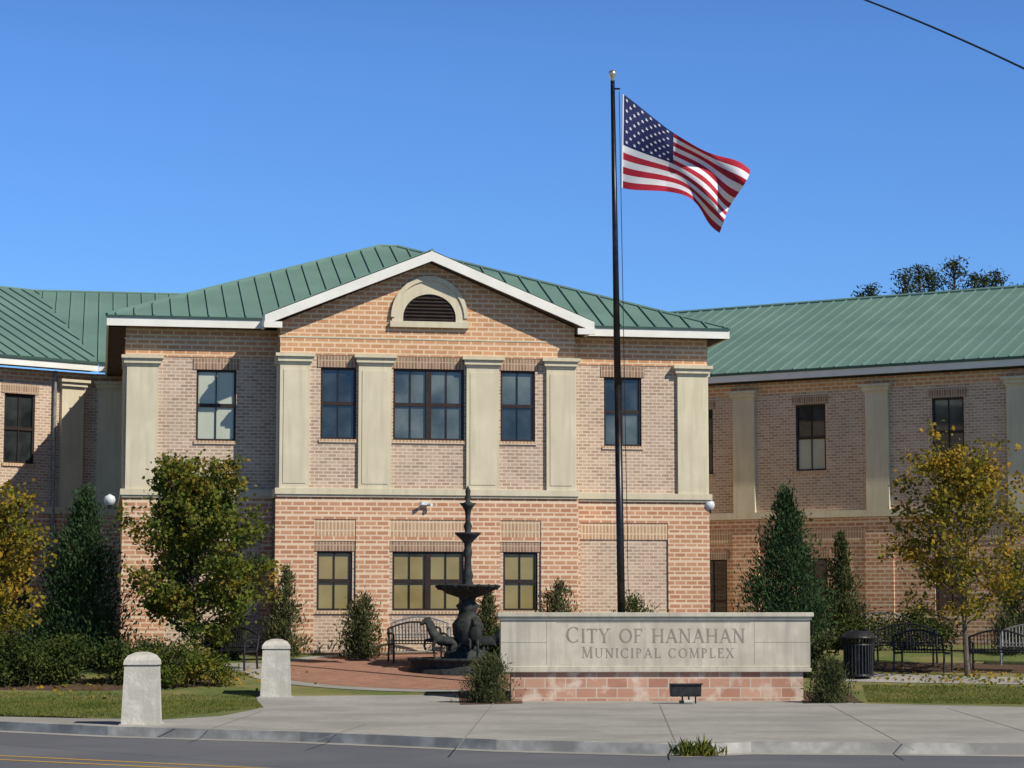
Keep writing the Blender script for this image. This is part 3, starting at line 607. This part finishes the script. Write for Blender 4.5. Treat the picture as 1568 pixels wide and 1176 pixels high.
mb=MB(); mb.box(-.12,.12,.04,.16,0,.06); mb.box(-.08,-.05,.06,.1,.05,.15); mb.box(.05,.08,.06,.1,.05,.15); mb.box(-.33,.33,-.05,-.02,.37,.4); mb.tube((.2,.1,.0),(.2,.1,.14),.015,.015); mb.obj('bracket',M['black'],e)
mb=MB(); mb.tube((-.05,-.06,.04),(.12,-.06,.04),.04,.04,10); mb.obj('ballast',M['granite'],e)
def bollard(px,py,s=1.0):
    p=gp(px,py); e=empty('stone_bollard',(p.x,p.y+.3,gz(p.y)),.1)
    a,b,h=.31*s,.27*s,.93*s
    mb=MB()
    for (w0,z0,w1,z1) in((a,0,b,h),(b*.86,h,b*.86,h+.03),(b*1.06,h+.03,b*1.03,h+.10),(b*1.03,h+.10,b*.80,h+.18),(b*.80,h+.18,b*.4,h+.225),(b*.4,h+.225,.02,h+.235)):
        A=[(-w0,-w0,z0),(w0,-w0,z0),(w0,w0,z0),(-w0,w0,z0)]; Bq=[(-w1,-w1,z1),(w1,-w1,z1),(w1,w1,z1),(-w1,w1,z1)]
        for k in range(4): mb.poly([A[k],A[(k+1)%4],Bq[(k+1)%4],Bq[k]])
        if z0 in(0,): mb.poly(Bq)
        if z0==h+.03: mb.poly(A)
    mb.obj('post',M['granite'],e)
    mb=MB(); mb.box(-a-.03,a+.03,-a-.03,a+.03,-.05,.025); mb.obj('plinth',M['granite'],e)
bollard(212,1111); bollard(420,1068,1.04)
# ---------------------------------------------------------------- flagpole
PY=48.0; pb=at(953,940,PY); pt=at(938,124,PY)
e=empty('flagpole'); mb=MB(); b0=Vector((pb.x,PY,gz(PY)-.05)); mb.path([b0,b0.lerp(pt,.5),pt],[.085,.075,.045],14); mb.lathe([(.2,0),(.2,.06),(.12,.1),(.1,.16)],20,tuple(b0+Vector((0,0,.05)))); mb.obj('pole',M['pole'],e,smooth=True)
mb=MB(); mb.lathe([(.001,0),(.05,.0),(.035,.06),(.06,.08)]+[(.085*math.sin(a),.16-.085*math.cos(a)) for a in np.linspace(.8,3.13,10)],18,tuple(pt)); mb.obj('ball_finial',M['gold'],e,smooth=True)
mb=MB(); h0=at(948,140,PY-.1); h1=at(962,900,PY-.1); mb.tube(h0,h1,.008,.008,5)
mb.tube(at(941,136,PY),at(949,136,PY-.1),.02,.02,6); mb.obj('halyard',M['cable'],e)
Ts=[0,.16,.33,.55,.77,1]
TX=[955,982,1018,1060,1102,1143]; TY=[145,165,195,220,240,262]; BX=[953,985,1020,1056,1080,1103]; BY=[288,291,294,304,330,360]
fit=[np.polyfit(Ts,q,4) for q in(TX,TY,BX,BY)]
def flagpt(s,t):
    a=[np.polyval(f,s) for f in fit]; px=a[0]*(1-t)+a[2]*t; py=a[1]*(1-t)+a[3]*t
    fo=max(0,s-.35)/.65
    px+=8*math.sin(2*math.pi*(1.1*t+.1))*fo*(1-t)+2*s*math.sin(9*s+3*t); py+=5*s*math.sin(8*s+2.5*t)*math.sin(math.pi*t)+3.5*fo*math.sin(2*math.pi*(1.9*s-1.2*t))
    dy=.22*min(1,s*3)*math.sin(2*math.pi*(1.7*s+.75*t))+.22*fo*math.sin(2*math.pi*(.9*s-1.6*t)+1)-.25*s
    return at(px,py,PY-.12+dy)
e=empty('american_flag'); NS,NT=80,52; mb=MB(); mb.v=[tuple(flagpt(i/NS,j/NT)) for j in range(NT+1) for i in range(NS+1)]; idx=[]
for j in range(NT):
    for i in range(NS):
        k=j*(NS+1)+i; mb.f.append((k,k+1,k+NS+2,k+NS+1)); st=j//4
        idx.append(2 if (i/NS<.39 and st<7) else (0 if st%2==0 else 1))
o=mb.obj('cloth',[M['red'],M['fwhite'],M['blue']],e,smooth=True); o.data.polygons.foreach_set('material_index',idx)
mb=MB()
for r in range(9):
    for c in range(6 if r%2==0 else 5):
        s0=.39*((c+.5)/6 if r%2==0 else (c+1)/6); t0=(7/13)*(r+.75)/9.5
        for off in(-.012,.012):
            q=[]
            for k in range(10):
                a=math.pi*k/5; rr=.022 if k%2==0 else .010; v=flagpt(s0+rr*.62*math.sin(a),t0-rr*math.cos(a)); v.y+=off; q.append(v)
            mb.poly(q)
mb.obj('stars',M['fwhite'],e)
mb=MB(); mb.path([flagpt(0,j/12)+Vector((-.01,0,0)) for j in range(13)],[.018]*13,6); mb.obj('header',M['fwhite'],e)
# ---------------------------------------------------------------- fountain
e=empty('fountain',(fx,fy,gz(fy)-.05))
mb=MB(); mb.lathe([(1.38,-.2),(1.38,.08),(1.30,.1),(1.30,.24),(1.38,.27),(1.38,.33),(1.22,.33),(1.2,.2),(.0,.18)],48)
mb.lathe([(.55,.18),(.55,.42),(.45,.5),(.3,.56),(.26,.7),(.34,.85),(.36,1.1),(.24,1.25),(.2,1.4),(.28,1.52),(.16,1.62),(.2,1.7),(.5,1.8),(.68,1.93),(.74,1.99),(.7,2.0),(.5,1.93),(.2,1.86),
 (.1,1.9),(.14,2.0),(.10,2.1),(.13,2.2),(.09,2.35),(.08,2.6),(.11,2.75),(.08,2.85),(.09,2.95),(.17,3.05),(.29,3.16),(.31,3.2),(.2,3.18),(.08,3.14),(.07,3.25),(.10,3.35),(.06,3.45),(.06,3.62),(.08,3.72),(.13,3.8),(.2,3.88),(.12,3.88),(.05,3.92),(.08,4.0),(.05,4.08),(.065,4.16),(.0,4.3)],32)
mb.obj('basin_and_bowls',M['patina'],e,smooth=True)
mb=MB()
for k in range(16):
    a=k*math.pi/8; mb.tube((.72*math.cos(a),.72*math.sin(a),1.99),(.66*math.cos(a),.66*math.sin(a),1.88),.05,.02,8)
mb.obj('bowl_scallops',M['patina'],e)
def horse(parent,ang,rad):
    sk=[(0,0,.52),(.16,0,.58),(.28,0,.66),(.35,0,.82),(.39,0,.97),(.48,0,1.01),(.60,0,.90),(-.16,0,.52),(-.28,0,.56),(-.38,0,.52),(-.43,0,.34),
        (.27,.10,.56),(.32,.10,.40),(.28,.10,.22),(.30,.10,.04),(.27,-.10,.56),(.46,-.10,.56),(.48,-.10,.40),(.43,-.10,.33),
        (-.20,.11,.44),(-.10,.11,.34),(-.24,.11,.19),(-.19,.11,.04),(-.20,-.11,.44),(-.10,-.11,.34),(-.26,-.11,.19),(-.21,-.11,.04),(.385,.045,1.10),(.385,-.045,1.10),(.30,0,.95),(.24,0,.80)]
    ed=[(0,1),(1,2),(2,3),(3,4),(4,5),(5,6),(0,7),(7,8),(8,9),(9,10),(2,11),(11,12),(12,13),(13,14),(2,15),(15,16),(16,17),(17,18),(7,19),(19,20),(20,21),(21,22),(7,23),(23,24),(24,25),(25,26),(4,27),(4,28),(4,29),(29,30)]
    rr=[.12,.13,.125,.09,.07,.06,.042,.125,.06,.045,.02,.06,.035,.026,.035,.06,.035,.026,.032,.075,.055,.026,.036,.075,.055,.026,.036,.011,.011,.03,.02]
    me=bpy.data.meshes.new('horse_statue'); me.from_pydata([(x,y,z+.2) for x,y,z in sk],ed,[]); o=bpy.data.objects.new('horse_statue',me); sc.collection.objects.link(o)
    m=o.modifiers.new('s','SKIN')
    for v,r in zip(me.skin_vertices[0].data,rr): v.radius=(r,r)
    me.skin_vertices[0].data[0].use_root=True
    s=o.modifiers.new('ss','SUBSURF'); s.levels=1; s.render_levels=2; me.materials.append(M['patina']); o.parent=parent
    o.location=(rad*math.cos(ang),rad*math.sin(ang),-.03); o.rotation_euler=(0,0,ang)
for a in(195,-12,-80,95): horse(e,math.radians(a),.52)
# ---------------------------------------------------------------- benches
def bench(px,Y,rz,mat,w=1.5):
    b=B(px,Y); e=empty('park_bench',b,rz); mb=MB()
    for i in range(7): mb.box(-w/2,w/2,-.25+i*.07,-.25+i*.07+.045,.44,.46)
    n=17
    for i in range(n):
        x=-w/2+.03+i*(w-.06)/(n-1); zt=.80+.16*math.sin(math.pi*(x+w/2)/w); mb.tube((x,.25,.44),(x,.33,zt),.012,.012,5,False)
    pr=[]
    for i in range(13):
        x=-w/2+w*i/12; pr.append((x,.335,.80+.16*math.sin(math.pi*i/12)))
    mb.path(pr,[.024]*13,6); mb.tube((-w/2,.27,.52),(w/2,.27,.52),.02,.02,6)
    for s in(-1,1):
        x=s*w/2; mb.path([(x,-.24,0),(x,-.25,.45),(x,-.22,.66),(x,.05,.70),(x,.32,.68)],[.026,.024,.022,.022,.022],6); mb.path([(x,.28,0),(x,.24,.42),(x,.335,.80)],[.026,.024,.022],6); mb.tube((x,-.25,.43),(x,.25,.43),.022,.022,6)
    mb.obj('slats_and_frame',mat,e)
bench(645,56.2,.15,M['steel'],1.4); bench(357,53,-.5,M['black'],1.0); bench(1385,54.2,-.35,M['black'],1.4); bench(1575,54.0,-.25,M['steel'],1.3); bench(1412,52.6,2.6,M['black'],1.2)
bench(8,52.5,.6,M['black'],1.3); bench(1345,60.5,-.3,M['steel'],1.5); bench(640,54.7,.3,M['black'],1.3); bench(1530,52.6,2.8,M['black'],1.3)
p=gp(1318,1041); e=empty('litter_bin',(p.x,p.y+.3,gz(p.y+.3)-.01)); mb=MB()
for k in range(26):
    a=2*math.pi*k/26; c,s=math.cos(a),math.sin(a); mb.path([(.31*c,.31*s,.05),(.31*c,.31*s,.78),(.37*c,.37*s,.90)],[.022]*3,5)
for z,r in((.08,.31),(.75,.31),(.91,.38)):
    for k in range(26):
        a=2*math.pi*k/26; b=2*math.pi*(k+1)/26; mb.tube((r*math.cos(a),r*math.sin(a),z),(r*math.cos(b),r*math.sin(b),z),.025,.025,5,False)
mb.lathe([(.0,.06),(.27,.06),(.27,.8),(.25,.8)],24); mb.obj('slatted_basket',M['black'],e)
mb=MB(); mb.lathe([(.38,.92),(.3,1.02),(.2,1.06),(.12,1.05),(.1,.95)],24); mb.obj('lid',M['black'],e,smooth=True)
e=empty('power_line'); mb=MB(); pts=[]
for k in range(-12,24):
    s=k/8; px=1320+248*s; py=-2+95*s+12*s*s; Y=24-2.0*s; pts.append(at(px,py,Y))
mb.path(pts,[.011]*len(pts),5); mb.obj('cable',M['cable'],e)
# ---------------------------------------------------------------- light, world, camera
az=math.radians(38); el=math.radians(41)
sv=Vector((math.cos(az)*math.cos(el),-math.sin(az)*math.cos(el),math.sin(el)))
ld=bpy.data.lights.new('sun','SUN'); ld.energy=5.0; ld.angle=math.radians(.5); ld.color=(1,.93,.80)
lo=bpy.data.objects.new('sun',ld); sc.collection.objects.link(lo); lo.rotation_euler=sv.to_track_quat('Z','Y').to_euler(); lo.location=(30,-30,40)
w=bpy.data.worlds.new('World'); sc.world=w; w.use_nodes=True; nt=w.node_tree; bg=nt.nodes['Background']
sk=nt.nodes.new('ShaderNodeTexSky'); sk.sky_type='NISHITA'; sk.sun_disc=False; sk.sun_elevation=el; sk.sun_rotation=math.atan2(sv.x,sv.y); sk.air_density=1.0; sk.dust_density=.05; sk.ozone_density=3.0
vm=nt.nodes.new('ShaderNodeVectorMath'); vm.operation='MULTIPLY'; vm.inputs[1].default_value=(.64,1.03,1.62)
# clear autumn sky: added dimming towards the zenith cuts ambient fill in shaded areas
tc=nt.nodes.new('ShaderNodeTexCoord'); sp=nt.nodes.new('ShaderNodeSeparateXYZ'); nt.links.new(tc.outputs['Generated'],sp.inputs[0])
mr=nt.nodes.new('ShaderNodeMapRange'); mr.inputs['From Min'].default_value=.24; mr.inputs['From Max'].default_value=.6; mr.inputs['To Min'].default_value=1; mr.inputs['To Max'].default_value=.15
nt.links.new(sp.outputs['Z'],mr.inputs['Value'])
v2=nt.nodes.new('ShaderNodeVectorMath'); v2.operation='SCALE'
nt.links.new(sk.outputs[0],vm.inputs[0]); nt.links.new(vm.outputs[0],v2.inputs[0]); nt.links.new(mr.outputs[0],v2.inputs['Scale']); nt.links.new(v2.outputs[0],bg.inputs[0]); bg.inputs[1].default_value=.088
cam=bpy.data.cameras.new('camera'); co=bpy.data.objects.new('camera',cam); sc.collection.objects.link(co); sc.camera=co
co.location=(0,0,H); co.rotation_euler=(math.pi/2+PITCH,0,0); cam.lens=F/1568*36; cam.sensor_width=36; cam.clip_end=8000; cam.clip_start=.5
sc.view_settings.view_transform='Standard'; sc.view_settings.look='None'; sc.view_settings.exposure=0
